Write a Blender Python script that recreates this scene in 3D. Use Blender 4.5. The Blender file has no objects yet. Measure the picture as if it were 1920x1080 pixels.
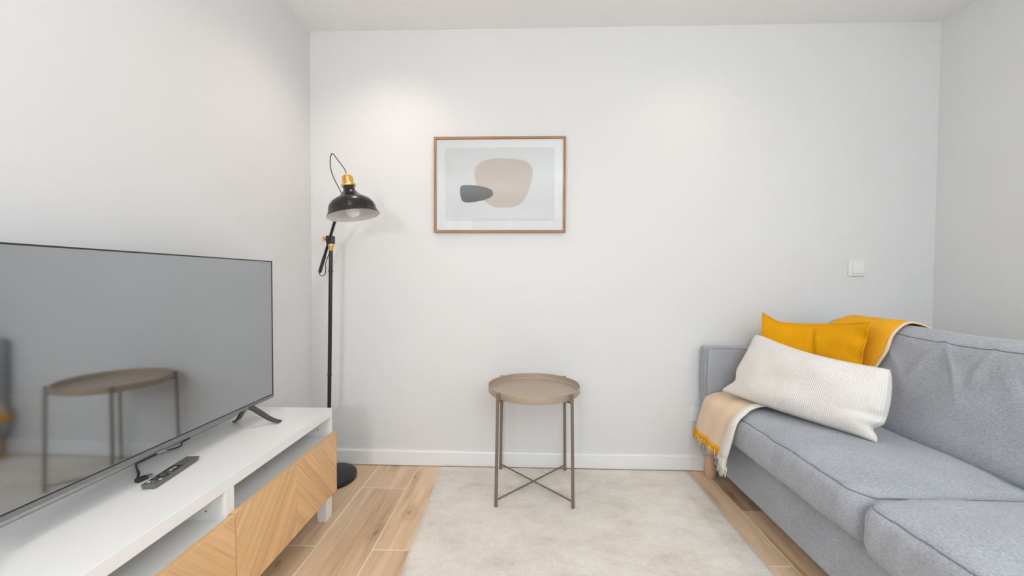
import bpy, bmesh, math, random
from mathutils import Vector, Matrix, noise

random.seed(7)
S = bpy.context.scene
COL = S.collection

# ------------------------------------------------------------------ camera
F_PX = 729.86
cam_d = bpy.data.cameras.new('camera')
cam_d.sensor_fit = 'HORIZONTAL'
cam_d.sensor_width = 36.0
cam_d.lens = 36.0 * F_PX / 1920.0
cam_d.clip_start = 0.05
cam = bpy.data.objects.new('camera', cam_d)
COL.objects.link(cam)
r_ = Vector((0.99951296, 0.03094759, 0.00401084))
u_ = Vector((-0.0047149, 0.02271077, 0.99973096))
f_ = Vector((-0.03084817, 0.99926296, -0.02284562))
M = Matrix.Identity(4)
for i in range(3):
    M[i][0] = r_[i]; M[i][1] = u_[i]; M[i][2] = -f_[i]
M[0][3], M[1][3], M[2][3] = 0.0, 0.0, 1.05137
cam.matrix_world = M
S.camera = cam

# ------------------------------------------------------------------ room dimensions
XL, XR, YB, YF, H = -1.1965, 2.1975, 2.158, -2.7, 2.421

# ------------------------------------------------------------------ light and exposure
S.view_settings.view_transform = 'Standard'
S.view_settings.look = 'None'
S.view_settings.gamma = 1.0
S.view_settings.exposure = 0.06
S.view_settings.use_curve_mapping = False

world = bpy.data.worlds.new('world')
S.world = world
world.use_nodes = True
bg = world.node_tree.nodes['Background']
bg.inputs[0].default_value = (0.80, 0.90, 1.0, 1)
bg.inputs[1].default_value = 0.6


def area(name, loc, rot, sx, sy, power, colr):
    d = bpy.data.lights.new(name, 'AREA')
    d.shape = 'RECTANGLE'; d.size = sx; d.size_y = sy
    d.energy = power; d.color = colr
    o = bpy.data.objects.new(name, d)
    o.location = loc; o.rotation_euler = rot
    COL.objects.link(o)
    return o


def spot(name, loc, power, colr, size=130, blend=1.0, rad=0.035):
    d = bpy.data.lights.new(name, 'SPOT')
    d.energy = power; d.color = colr
    d.spot_size = math.radians(size); d.spot_blend = blend
    d.shadow_soft_size = rad
    o = bpy.data.objects.new(name, d)
    o.location = loc
    COL.objects.link(o)
    return o


# daylight: balcony window behind the camera; side windows are unseen, added for fill
area('window_daylight', (0.45, YF - 0.06, 1.15), (math.radians(90), 0, 0), 2.9, 2.1, 6, (0.88, 0.94, 1.0))
area('right_side_fill', (XR + 0.05, -1.50, 1.25), (0, math.radians(90), 0), 1.8, 1.9, 31, (1.0, 0.97, 1.0))


def fill_point(name, loc, power, colr):
    """bare point light added as unseen fill behind the camera, no lamp body"""
    d = bpy.data.lights.new(name, 'POINT')
    d.energy = power; d.color = colr; d.shadow_soft_size = 0.16
    o = bpy.data.objects.new(name, d)
    o.location = loc
    COL.objects.link(o)
fill_point('fill_point_right', (0.75, -0.75, 2.0), 33, (0.72, 0.88, 1.0))  # unseen point fill added over the rear of the room
fill_point('fill_point_left', (-0.60, -1.60, 1.52), 60, (0.97, 1.0, 1.0))  # low fill point, added where the print's glass misses it
area('left_side_fill', (XL - 0.05, -1.50, 1.25), (0, math.radians(-90), 0), 1.8, 1.9, 10, (0.85, 0.93, 1.0))  # added fill shining in through the invented left opening
# recessed downlights along the back wall, just out of the frame
spot('downlight_back', (-0.72, 1.76, H - 0.02), 14.5, (1.0, 0.79, 0.66), rad=0.07)
spot('downlight_back', (0.90, 1.76, H - 0.02), 4.5, (1.0, 0.72, 0.45))
# unseen ceiling spots added over the room as fill
spot('room_fill_spot', (-0.70, 0.70, H - 0.02), 5.5, (1.0, 1.0, 0.95), size=165, rad=0.05)
spot('room_fill_spot', (0.45, 0.70, H - 0.02), 1.5, (1.0, 0.80, 0.65), size=165, rad=0.05)
spot('room_fill_spot', (1.72, 0.45, H - 0.02), 42, (0.97, 0.98, 1.0), size=108, rad=0.06)  # added to brighten the seat top and the right wall


# ------------------------------------------------------------------ material helpers
def new_mat(name):
    m = bpy.data.materials.new(name)
    m.use_nodes = True
    nt = m.node_tree
    return m, nt, nt.nodes['Principled BSDF']


def N(nt, t, **kw):
    n = nt.nodes.new(t)
    for k, v in kw.items():
        setattr(n, k, v)
    return n


def plain(name, c, rough=0.5, metal=0.0, spec=0.5, coat=0.0):
    m, nt, b = new_mat(name)
    b.inputs['Base Color'].default_value = (*c, 1)
    b.inputs['Roughness'].default_value = rough
    b.inputs['Metallic'].default_value = metal
    b.inputs['Specular IOR Level'].default_value = spec
    b.inputs['Coat Weight'].default_value = coat
    return m


def ramp(nt, stops):
    r = N(nt, 'ShaderNodeValToRGB')
    el = r.color_ramp.elements
    while len(el) > len(stops):
        el.remove(el[-1])
    while len(el) < len(stops):
        el.new(0.5)
    for e, (p, c) in zip(el, stops):
        e.position = p; e.color = (*c, 1)
    return r


def paint(name, c, rough=0.6, bump=0.02, scale=220):
    m, nt, b = new_mat(name)
    tc = N(nt, 'ShaderNodeTexCoord')
    n = N(nt, 'ShaderNodeTexNoise'); n.inputs['Scale'].default_value = 1.3; n.inputs['Detail'].default_value = 3
    nt.links.new(tc.outputs['Object'], n.inputs['Vector'])
    d = tuple(x * 0.975 for x in c)
    r = ramp(nt, [(0.3, d), (0.7, c)])
    nt.links.new(n.outputs['Fac'], r.inputs[0]); nt.links.new(r.outputs[0], b.inputs['Base Color'])
    n2 = N(nt, 'ShaderNodeTexNoise'); n2.inputs['Scale'].default_value = scale
    nt.links.new(tc.outputs['Object'], n2.inputs['Vector'])
    bp = N(nt, 'ShaderNodeBump'); bp.inputs['Strength'].default_value = bump; bp.inputs['Distance'].default_value = 0.002
    nt.links.new(n2.outputs['Fac'], bp.inputs['Height']); nt.links.new(bp.outputs[0], b.inputs['Normal'])
    b.inputs['Roughness'].default_value = rough
    return m


def fabric(name, c_dark, c_light, scale=260, stretch=(1, 1, 1), bump=0.25, big=0.12, rough=0.9, sheen=0.15, dist=0.001):
    """woven cloth: fine two-tone fleck plus a slow tone drift and a weave bump"""
    m, nt, b = new_mat(name)
    tc = N(nt, 'ShaderNodeTexCoord')
    mp = N(nt, 'ShaderNodeMapping'); mp.inputs['Scale'].default_value = stretch
    nt.links.new(tc.outputs['Object'], mp.inputs['Vector'])
    n = N(nt, 'ShaderNodeTexNoise'); n.inputs['Scale'].default_value = scale; n.inputs['Detail'].default_value = 4; n.inputs['Roughness'].default_value = 0.7
    nt.links.new(mp.outputs[0], n.inputs['Vector'])
    r = ramp(nt, [(0.32, c_dark), (0.68, c_light)])
    nt.links.new(n.outputs['Fac'], r.inputs[0])
    n2 = N(nt, 'ShaderNodeTexNoise'); n2.inputs['Scale'].default_value = 7; n2.inputs['Detail'].default_value = 4
    nt.links.new(tc.outputs['Object'], n2.inputs['Vector'])
    mr = N(nt, 'ShaderNodeMapRange'); mr.inputs['From Min'].default_value = 0.3; mr.inputs['From Max'].default_value = 0.7
    mr.inputs['To Min'].default_value = 1 - big; mr.inputs['To Max'].default_value = 1 + big
    nt.links.new(n2.outputs['Fac'], mr.inputs['Value'])
    mx = N(nt, 'ShaderNodeMix', data_type='RGBA', blend_type='MULTIPLY'); mx.inputs[0].default_value = 1
    nt.links.new(r.outputs[0], mx.inputs[6]); nt.links.new(mr.outputs[0], mx.inputs[7])
    nt.links.new(mx.outputs[2], b.inputs['Base Color'])
    bp = N(nt, 'ShaderNodeBump'); bp.inputs['Strength'].default_value = bump; bp.inputs['Distance'].default_value = dist
    nt.links.new(n.outputs['Fac'], bp.inputs['Height']); nt.links.new(bp.outputs[0], b.inputs['Normal'])
    b.inputs['Roughness'].default_value = rough
    b.inputs['Sheen Weight'].default_value = sheen
    b.inputs['Specular IOR Level'].default_value = 0.2
    return m


def wood(name, stops, along=2.2, across=38, rough=0.45, vary=0.12, knots=0.0, bump=0.05):
    """grain runs along U; UVs are in metres; tone shifts per object"""
    m, nt, b = new_mat(name)
    uv = N(nt, 'ShaderNodeUVMap')
    oi = N(nt, 'ShaderNodeObjectInfo')
    off = N(nt, 'ShaderNodeMath', operation='MULTIPLY'); off.inputs[1].default_value = 53.7
    nt.links.new(oi.outputs['Random'], off.inputs[0])
    add = N(nt, 'ShaderNodeVectorMath', operation='ADD')
    nt.links.new(uv.outputs[0], add.inputs[0]); nt.links.new(off.outputs[0], add.inputs[1])
    mp = N(nt, 'ShaderNodeMapping'); mp.inputs['Scale'].default_value = (along, across, 1)
    nt.links.new(add.outputs[0], mp.inputs['Vector'])
    n = N(nt, 'ShaderNodeTexNoise'); n.inputs['Scale'].default_value = 1.0; n.inputs['Detail'].default_value = 7
    n.inputs['Roughness'].default_value = 0.62; n.inputs['Distortion'].default_value = 0.6
    nt.links.new(mp.outputs[0], n.inputs['Vector'])
    mp2 = N(nt, 'ShaderNodeMapping'); mp2.inputs['Scale'].default_value = (along * 0.7, across * 0.28, 1)
    nt.links.new(add.outputs[0], mp2.inputs['Vector'])
    n2 = N(nt, 'ShaderNodeTexNoise'); n2.inputs['Scale'].default_value = 1.0; n2.inputs['Detail'].default_value = 4; n2.inputs['Distortion'].default_value = 1.0
    nt.links.new(mp2.outputs[0], n2.inputs['Vector'])
    mix = N(nt, 'ShaderNodeMix', data_type='FLOAT'); mix.inputs[0].default_value = 0.5
    nt.links.new(n.outputs['Fac'], mix.inputs[2]); nt.links.new(n2.outputs['Fac'], mix.inputs[3])
    r = ramp(nt, stops)
    nt.links.new(mix.outputs[0], r.inputs[0])
    mr = N(nt, 'ShaderNodeMapRange'); mr.inputs['To Min'].default_value = 1 - vary; mr.inputs['To Max'].default_value = 1 + vary
    nt.links.new(oi.outputs['Random'], mr.inputs['Value'])
    mx = N(nt, 'ShaderNodeMix', data_type='RGBA', blend_type='MULTIPLY'); mx.inputs[0].default_value = 1
    nt.links.new(r.outputs[0], mx.inputs[6]); nt.links.new(mr.outputs[0], mx.inputs[7])
    out = mx.outputs[2]
    if knots > 0:
        mpk = N(nt, 'ShaderNodeMapping'); mpk.inputs['Scale'].default_value = (1.9, 4.4, 1)
        nt.links.new(add.outputs[0], mpk.inputs['Vector'])
        v = N(nt, 'ShaderNodeTexVoronoi', voronoi_dimensions='2D'); v.inputs['Scale'].default_value = 1.0
        nz = N(nt, 'ShaderNodeTexNoise'); nz.inputs['Scale'].default_value = 30
        nt.links.new(add.outputs[0], nz.inputs['Vector'])
        ad2 = N(nt, 'ShaderNodeMix', data_type='RGBA'); ad2.inputs[0].default_value = 0.12
        nt.links.new(mpk.outputs[0], ad2.inputs[6]); nt.links.new(nz.outputs['Color'], ad2.inputs[7])
        nt.links.new(ad2.outputs[2], v.inputs['Vector'])
        k = ramp(nt, [(0.0, (0.50, 0.44, 0.40)), (0.028, (0.68, 0.62, 0.58)), (0.045, (0.92, 0.90, 0.88)), (0.075, (0.84, 0.81, 0.78)), (0.15, (1, 1, 1))])
        nt.links.new(v.outputs['Distance'], k.inputs[0])
        mk_ = N(nt, 'ShaderNodeMix', data_type='RGBA', blend_type='MULTIPLY'); mk_.inputs[0].default_value = knots
        nt.links.new(out, mk_.inputs[6]); nt.links.new(k.outputs[0], mk_.inputs[7])
        out = mk_.outputs[2]
    nt.links.new(out, b.inputs['Base Color'])
    bp = N(nt, 'ShaderNodeBump'); bp.inputs['Strength'].default_value = bump; bp.inputs['Distance'].default_value = 0.001
    nt.links.new(mix.outputs[0], bp.inputs['Height']); nt.links.new(bp.outputs[0], b.inputs['Normal'])
    b.inputs['Roughness'].default_value = rough
    b.inputs['Specular IOR Level'].default_value = 0.35
    return m


MAT = {}
MAT['wall'] = paint('white_wall_paint', (0.752, 0.752, 0.748))
MAT['ceiling'] = paint('white_ceiling_paint', (0.90, 0.90, 0.895))
MAT['skirting'] = plain('white_gloss_skirting', (0.84, 0.84, 0.835), 0.35)
MAT['grout'] = paint('pale_grout', (0.86, 0.76, 0.64), 0.9)
MAT['plank'] = wood('oak_look_plank', [(0.33, (0.42, 0.265, 0.150)), (0.44, (0.66, 0.455, 0.285)), (0.55, (0.77, 0.555, 0.370)), (0.68, (0.85, 0.66, 0.475))],
                    along=1.8, across=30, rough=0.42, vary=0.13, knots=0.9, bump=0.1)
MAT['oak'] = wood('oak_veneer', [(0.30, (0.56, 0.315, 0.135)), (0.43, (0.74, 0.450, 0.220)), (0.56, (0.81, 0.515, 0.265)), (0.70, (0.87, 0.59, 0.33))],
                  along=2.2, across=170, rough=0.45, vary=0.07, bump=0.1)
MAT['oak_edge'] = wood('oak_edge_band', [(0.3, (0.70, 0.44, 0.22)), (0.7, (0.80, 0.54, 0.30))], along=2, across=30, rough=0.5, vary=0.03)
MAT['frame_oak'] = wood('picture_frame_oak', [(0.3, (0.25, 0.125, 0.055)), (0.5, (0.37, 0.20, 0.095)), (0.7, (0.46, 0.27, 0.14))], along=6, across=120, rough=0.5, vary=0.05)
MAT['beech'] = wood('pale_beech', [(0.3, (0.56, 0.34, 0.215)), (0.7, (0.66, 0.43, 0.29))], along=6, across=60, rough=0.5, vary=0.03)
MAT['white_foil'] = plain('white_foil', (0.87, 0.862, 0.845), 0.38)
MAT['white_metal'] = plain('white_painted_metal', (0.84, 0.84, 0.83), 0.4)
MAT['white_plastic'] = plain('white_plastic', (0.80, 0.80, 0.80), 0.35)
MAT['dark_hole'] = plain('shelf_pin_hole', (0.12, 0.11, 0.10), 0.9)
MAT['hinge_metal'] = plain('hinge_metal', (0.45, 0.42, 0.40), 0.35, 0.9)
MAT['black_metal'] = plain('black_enamel', (0.012, 0.012, 0.013), 0.28, 0.0, 0.5)
MAT['black_shade'] = plain('black_shade_enamel', (0.010, 0.009, 0.008), 0.26, 0.0, 0.5)
MAT['shade_inside'] = plain('shade_white_inside', (0.74, 0.75, 0.73), 0.5)
MAT['brass'] = plain('brass', (0.83, 0.53, 0.18), 0.25, 1.0)
MAT['bulb'] = plain('frosted_bulb_glass', (0.86, 0.84, 0.83), 0.2, 0.0, 0.5, 0.5)
MAT['cable'] = plain('dark_cable', (0.035, 0.035, 0.04), 0.5)
MAT['cable_grey'] = plain('grey_cable', (0.11, 0.11, 0.115), 0.6)
MAT['taupe'] = plain('taupe_powder_coat', (0.215, 0.172, 0.135), 0.38, 0.25, 0.5)
MAT['taupe_lit'] = plain('taupe_coat_lit', (0.46, 0.365, 0.285), 0.36, 0.2, 0.5)  # leg taupe lightened to stand for light the tray floor reflects
MAT['tv_body'] = plain('tv_dark_plastic', (0.022, 0.022, 0.024), 0.4)
MAT['tv_lip'] = plain('tv_grey_lip', (0.24, 0.24, 0.24), 0.35, 0.5)
MAT['tv_foot'] = plain('tv_foot_grey', (0.075, 0.072, 0.070), 0.38, 0.3)
MAT['remote'] = plain('remote_grey_plastic', (0.13, 0.125, 0.125), 0.38)
MAT['remote_btn'] = plain('remote_black_rubber', (0.03, 0.03, 0.03), 0.6)
MAT['remote_white'] = plain('remote_white_key', (0.62, 0.62, 0.62), 0.5)
MAT['usb_grey'] = plain('usb_light_grey', (0.55, 0.55, 0.55), 0.35, 0.4)
MAT['paper'] = plain('white_mount_paper', (0.89, 0.89, 0.885), 0.8)
MAT['art_field'] = plain('print_pale_grey', (0.79, 0.79, 0.785), 0.8)
MAT['art_beige'] = plain('print_beige', (0.66, 0.57, 0.50), 0.8)
MAT['art_dark'] = plain('print_charcoal', (0.088, 0.09, 0.094), 0.8)
MAT['art_olive'] = plain('print_olive', (0.10, 0.09, 0.065), 0.8)
MAT['sofa'] = fabric('blue_grey_sofa_cloth', (0.272, 0.284, 0.312), (0.465, 0.48, 0.512), 300, (1, 0.4, 1.4), 0.35, 0.06)
MAT['sofa_pipe'] = fabric('sofa_seam_cloth', (0.15, 0.16, 0.185), (0.24, 0.26, 0.29), 300)
MAT['ochre'] = fabric('ochre_linen', (0.68, 0.30, 0.002), (0.82, 0.385, 0.003), 380, bump=0.2, big=0.06, sheen=0.0)
MAT['ochre_throw'] = fabric('ochre_throw_wool', (0.80, 0.36, 0.012), (0.92, 0.47, 0.028), 420, bump=0.3, big=0.05, sheen=0.0)
MAT['peach_throw'] = fabric('peach_beige_throw_wool', (0.68, 0.50, 0.335), (0.88, 0.69, 0.50), 420, bump=0.4, big=0.06)
MAT['cream_throw'] = fabric('cream_throw_wool', (0.72, 0.66, 0.58), (0.86, 0.82, 0.76), 350, bump=0.5, big=0.05)
MAT['pale_edge'] = fabric('peach_throw_edge', (0.74, 0.52, 0.32), (0.84, 0.64, 0.44), 350, bump=0.3)


def tv_screen_mat():
    m, nt, b = new_mat('tv_screen_glass')
    b.inputs['Base Color'].default_value = (0.012, 0.012, 0.014, 1)
    b.inputs['Roughness'].default_value = 0.05
    b.inputs['IOR'].default_value = 5.0
    b.inputs['Specular IOR Level'].default_value = 0.5
    b.inputs['Specular Tint'].default_value = (0.93, 0.97, 1.0, 1)
    return m


MAT['tv_screen'] = tv_screen_mat()


def rug_mat():
    m, nt, b = new_mat('beige_rug_pile')
    tc = N(nt, 'ShaderNodeTexCoord')
    n = N(nt, 'ShaderNodeTexNoise'); n.inputs['Scale'].default_value = 3.6; n.inputs['Detail'].default_value = 9; n.inputs['Roughness'].default_value = 0.72
    mp = N(nt, 'ShaderNodeMapping'); mp.inputs['Scale'].default_value = (1, 1.7, 1)
    nt.links.new(tc.outputs['Object'], mp.inputs['Vector']); nt.links.new(mp.outputs[0], n.inputs['Vector'])
    r = ramp(nt, [(0.30, (0.57, 0.495, 0.42)), (0.42, (0.71, 0.64, 0.565)), (0.55, (0.79, 0.735, 0.665)), (0.72, (0.85, 0.805, 0.745))])
    nt.links.new(n.outputs['Fac'], r.inputs[0])
    n2 = N(nt, 'ShaderNodeTexNoise'); n2.inputs['Scale'].default_value = 160; n2.inputs['Detail'].default_value = 3
    nt.links.new(mp.outputs[0], n2.inputs['Vector'])
    mr = N(nt, 'ShaderNodeMapRange'); mr.inputs['From Min'].default_value = 0.3; mr.inputs['From Max'].default_value = 0.7
    mr.inputs['To Min'].default_value = 0.88; mr.inputs['To Max'].default_value = 1.08
    nt.links.new(n2.outputs['Fac'], mr.inputs['Value'])
    mx = N(nt, 'ShaderNodeMix', data_type='RGBA', blend_type='MULTIPLY'); mx.inputs[0].default_value = 1
    nt.links.new(r.outputs[0], mx.inputs[6]); nt.links.new(mr.outputs[0], mx.inputs[7])
    nt.links.new(mx.outputs[2], b.inputs['Base Color'])
    bp = N(nt, 'ShaderNodeBump'); bp.inputs['Strength'].default_value = 0.5; bp.inputs['Distance'].default_value = 0.003
    nt.links.new(n2.outputs['Fac'], bp.inputs['Height']); nt.links.new(bp.outputs[0], b.inputs['Normal'])
    b.inputs['Roughness'].default_value = 0.95; b.inputs['Sheen Weight'].default_value = 0.2
    b.inputs['Specular IOR Level'].default_value = 0.1
    return m


MAT['rug'] = rug_mat()


def cord_mat():
    """cream corduroy: fine wales across the width (U)"""
    m, nt, b = new_mat('cream_corduroy')
    uv = N(nt, 'ShaderNodeUVMap')
    sp = N(nt, 'ShaderNodeSeparateXYZ'); nt.links.new(uv.outputs[0], sp.inputs[0])
    tc = N(nt, 'ShaderNodeTexCoord')
    nz = N(nt, 'ShaderNodeTexNoise'); nz.inputs['Scale'].default_value = 120
    nt.links.new(tc.outputs['Object'], nz.inputs['Vector'])
    mul = N(nt, 'ShaderNodeMath', operation='MULTIPLY'); mul.inputs[1].default_value = 2 * math.pi * 88
    nt.links.new(sp.outputs[0], mul.inputs[0])
    ad = N(nt, 'ShaderNodeMath', operation='MULTIPLY_ADD'); ad.inputs[1].default_value = 1.6
    nt.links.new(nz.outputs['Fac'], ad.inputs[0]); nt.links.new(mul.outputs[0], ad.inputs[2])
    sn = N(nt, 'ShaderNodeMath', operation='SINE'); nt.links.new(ad.outputs[0], sn.inputs[0])
    mr = N(nt, 'ShaderNodeMapRange'); mr.inputs['From Min'].default_value = -1; mr.inputs['From Max'].default_value = 1
    nt.links.new(sn.outputs[0], mr.inputs['Value'])
    r = ramp(nt, [(0.0, (0.71, 0.67, 0.615)), (0.35, (0.77, 0.735, 0.69)), (1.0, (0.80, 0.77, 0.73))])
    nt.links.new(mr.outputs[0], r.inputs[0]); nt.links.new(r.outputs[0], b.inputs['Base Color'])
    bp = N(nt, 'ShaderNodeBump'); bp.inputs['Strength'].default_value = 0.5; bp.inputs['Distance'].default_value = 0.002
    nt.links.new(mr.outputs[0], bp.inputs['Height']); nt.links.new(bp.outputs[0], b.inputs['Normal'])
    b.inputs['Roughness'].default_value = 0.95; b.inputs['Sheen Weight'].default_value = 0.25
    b.inputs['Specular IOR Level'].default_value = 0.1
    return m


MAT['cord'] = cord_mat()


def glass_mat():
    m, nt, b = new_mat('picture_glazing')
    out = nt.nodes['Material Output']
    tr = N(nt, 'ShaderNodeBsdfTransparent')
    gl = N(nt, 'ShaderNodeBsdfGlossy'); gl.inputs['Roughness'].default_value = 0.015
    fr = N(nt, 'ShaderNodeFresnel'); fr.inputs['IOR'].default_value = 1.5
    mx = N(nt, 'ShaderNodeMixShader')
    nt.links.new(fr.outputs[0], mx.inputs[0]); nt.links.new(tr.outputs[0], mx.inputs[1]); nt.links.new(gl.outputs[0], mx.inputs[2])
    nt.links.new(mx.outputs[0], out.inputs['Surface'])
    return m


MAT['glass'] = glass_mat()

# ------------------------------------------------------------------ object helpers
ORG = {}


def thing(name, loc, label, cat, group=None):
    o = bpy.data.objects.new(name, None)
    o.empty_display_size = 0.1
    o.location = loc
    COL.objects.link(o)
    o['label'] = label; o['category'] = cat
    if group:
        o['group'] = group
    ORG[o.name] = Vector(loc)
    return o


def tag(o, label, cat, group=None):
    o['label'] = label; o['category'] = cat
    if group:
        o['group'] = group
    return o


def mk(name, verts, faces, mat, parent=None, smooth=False, uvs=None, label=None, loc=None, kind=None):
    """verts are in world coordinates; uvs: one (u, v) per vertex"""
    base = ORG[parent.name] if parent is not None else Vector(loc or (0, 0, 0))
    me = bpy.data.meshes.new(name)
    me.from_pydata([tuple(Vector(v) - base) for v in verts], [], faces)
    if uvs is not None:
        ul = me.uv_layers.new(name='UVMap')
        for l in me.loops:
            ul.data[l.index].uv = uvs[l.vertex_index]
    if smooth:
        me.polygons.foreach_set('use_smooth', [True] * len(me.polygons))
    me.materials.append(mat)
    me.update()
    o = bpy.data.objects.new(name, me)
    COL.objects.link(o)
    if parent is not None:
        o.parent = parent
    else:
        o.location = base
    ORG[o.name] = base
    if label:
        o['label'] = label
    if kind:
        o['kind'] = kind
    return o


def fix_normals(o):
    bm = bmesh.new(); bm.from_mesh(o.data)
    bmesh.ops.recalc_face_normals(bm, faces=bm.faces)
    bm.to_mesh(o.data); bm.free()
    return o


def box_geo(x0, x1, y0, y1, z0, z1, bevel=0.0, seg=2, grain='y'):
    bm = bmesh.new()
    bmesh.ops.create_cube(bm, size=1.0)
    for v in bm.verts:
        v.co = Vector(((x0 + x1) / 2 + v.co.x * (x1 - x0), (y0 + y1) / 2 + v.co.y * (y1 - y0), (z0 + z1) / 2 + v.co.z * (z1 - z0)))
    if bevel > 0:
        bmesh.ops.bevel(bm, geom=bm.edges[:], offset=bevel, segments=seg, affect='EDGES', profile=0.5)
    bm.verts.index_update()
    vs = [v.co.copy() for v in bm.verts]
    fs = [[v.index for v in f.verts] for f in bm.faces]
    bm.free()
    if grain == 'y':
        uv = [(v.y, v.x + v.z) for v in vs]
    elif grain == 'x':
        uv = [(v.x, v.y + v.z) for v in vs]
    else:
        uv = [(v.z, v.x + v.y) for v in vs]
    return vs, fs, uv


def box(name, x0, x1, y0, y1, z0, z1, mat, parent=None, bevel=0.0, seg=2, grain='y', **kw):
    vs, fs, uv = box_geo(x0, x1, y0, y1, z0, z1, bevel, seg, grain)
    return mk(name, vs, fs, mat, parent, False, uv, **kw)


def join_geo(parts):
    V, Fc, U = [], [], []
    for vs, fs, uv in parts:
        b = len(V)
        V += vs; U += uv
        Fc += [[i + b for i in f] for f in fs]
    return V, Fc, U


def smooth_path(pts, n=8):
    """Catmull-Rom through the points"""
    P = [Vector(p) for p in pts]
    if len(P) < 3:
        return P
    out = []
    for i in range(len(P) - 1):
        p0 = P[i - 1] if i > 0 else P[i] * 2 - P[i + 1]
        p1, p2 = P[i], P[i + 1]
        p3 = P[i + 2] if i + 2 < len(P) else P[i + 1] * 2 - P[i]
        for k in range(n):
            t = k / n
            out.append(0.5 * ((2 * p1) + (p2 - p0) * t + (2 * p0 - 5 * p1 + 4 * p2 - p3) * t * t + (3 * p1 - p0 - 3 * p2 + p3) * t ** 3))
    out.append(P[-1])
    return out


def tube_geo(pts, rad, seg=10, flat=None):
    P = [Vector(p) for p in pts]
    n = len(P)
    V, Fc, U = [], [], []
    t0 = (P[1] - P[0]).normalized()
    up = Vector((0, 0, 1)) if abs(t0.z) < 0.9 else Vector((1, 0, 0))
    a = t0.cross(up).normalized()
    L = 0.0
    for i in range(n):
        t = (P[min(i + 1, n - 1)] - P[max(i - 1, 0)]).normalized()
        a = (a - t * a.dot(t)).normalized()
        b = t.cross(a)
        r = rad[i] if isinstance(rad, (list, tuple)) else rad
        if i:
            L += (P[i] - P[i - 1]).length
        for k in range(seg):
            th = 2 * math.pi * k / seg
            V.append(P[i] + a * (math.cos(th) * r) + b * (math.sin(th) * r * (flat or 1)))
            U.append((L, th * 0.02))
    for i in range(n - 1):
        for k in range(seg):
            k2 = (k + 1) % seg
            Fc.append([i * seg + k, i * seg + k2, (i + 1) * seg + k2, (i + 1) * seg + k])
    Fc.append(list(range(seg))[::-1])
    Fc.append([(n - 1) * seg + k for k in range(seg)])
    return V, Fc, U


def auto_smooth(o, ang=40):
    me = o.data
    bm = bmesh.new(); bm.from_mesh(me)
    for e in bm.edges:
        if len(e.link_faces) == 2 and e.calc_face_angle(0) > math.radians(ang):
            e.smooth = False
    for f in bm.faces:
        f.smooth = True
    bm.to_mesh(me); bm.free()
    return o


def tube(name, pts, rad, mat, parent=None, seg=10, flat=None, **kw):
    V, Fc, U = tube_geo(pts, rad, seg, flat)
    return auto_smooth(fix_normals(mk(name, V, Fc, mat, parent, True, U, **kw)))


def lathe_geo(origin, axis, profile, seg=40, close=True):
    """profile: (radius, height along axis)"""
    o = Vector(origin); ax = Vector(axis).normalized()
    up = Vector((0, 1, 0)) if abs(ax.y) < 0.9 else Vector((1, 0, 0))
    a = ax.cross(up).normalized(); b = ax.cross(a)
    V, Fc, U = [], [], []
    for (r, h) in profile:
        for k in range(seg):
            th = 2 * math.pi * k / seg
            V.append(o + ax * h + a * (r * math.cos(th)) + b * (r * math.sin(th)))
            U.append((h, th * r))
    m = len(profile)
    for i in range(m - 1):
        for k in range(seg):
            k2 = (k + 1) % seg
            Fc.append([i * seg + k, i * seg + k2, (i + 1) * seg + k2, (i + 1) * seg + k])
    if close:
        Fc.append(list(range(seg))[::-1])
        Fc.append([(m - 1) * seg + k for k in range(seg)])
    return V, Fc, U


def lathe(name, origin, axis, profile, mat, parent=None, seg=40, close=True, ang=40, **kw):
    V, Fc, U = lathe_geo(origin, axis, profile, seg, close)
    return auto_smooth(fix_normals(mk(name, V, Fc, mat, parent, True, U, **kw)), ang)


# ================================================================== STRUCTURE
def struct(name, *a, **k):
    o = box(name, *a, **k)
    o['kind'] = 'structure'
    return o


T = 0.12
floor = struct('floor', XL - T, XR + T, YF - T, YB + T, -0.10, -0.0012, MAT['grout'])
struct('ceiling', XL - T, XR + T, YF - T, YB + T, H, H + 0.1, MAT['ceiling'])
struct('wall_back', XL - T, XR + T, YB, YB + T, -0.1, H, MAT['wall'])
V, Fc, U = join_geo([box_geo(XL - T, XL, -0.55, YB, -0.1, H), box_geo(XL - T, XL, YF, -2.45, -0.1, H),
                     box_geo(XL - T, XL, -2.45, -0.55, -0.1, 0.35), box_geo(XL - T, XL, -2.45, -0.55, 2.15, H)])
mk('wall_left', V, Fc, MAT['wall'], uvs=U)['kind'] = 'structure'
V, Fc, U = join_geo([box_geo(XL - 0.045, XL - 0.01, y, y + 0.06, 0.35, 2.15) for y in (-2.45, -1.53, -0.61)] +
                    [box_geo(XL - 0.04, XL - 0.01, -2.45, -0.55, z, z + 0.06) for z in (0.35, 2.09)])
mk('added_window_left', V, Fc, MAT['white_plastic'], uvs=U)['kind'] = 'structure'  # unseen left window, added to let in fill light
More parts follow.
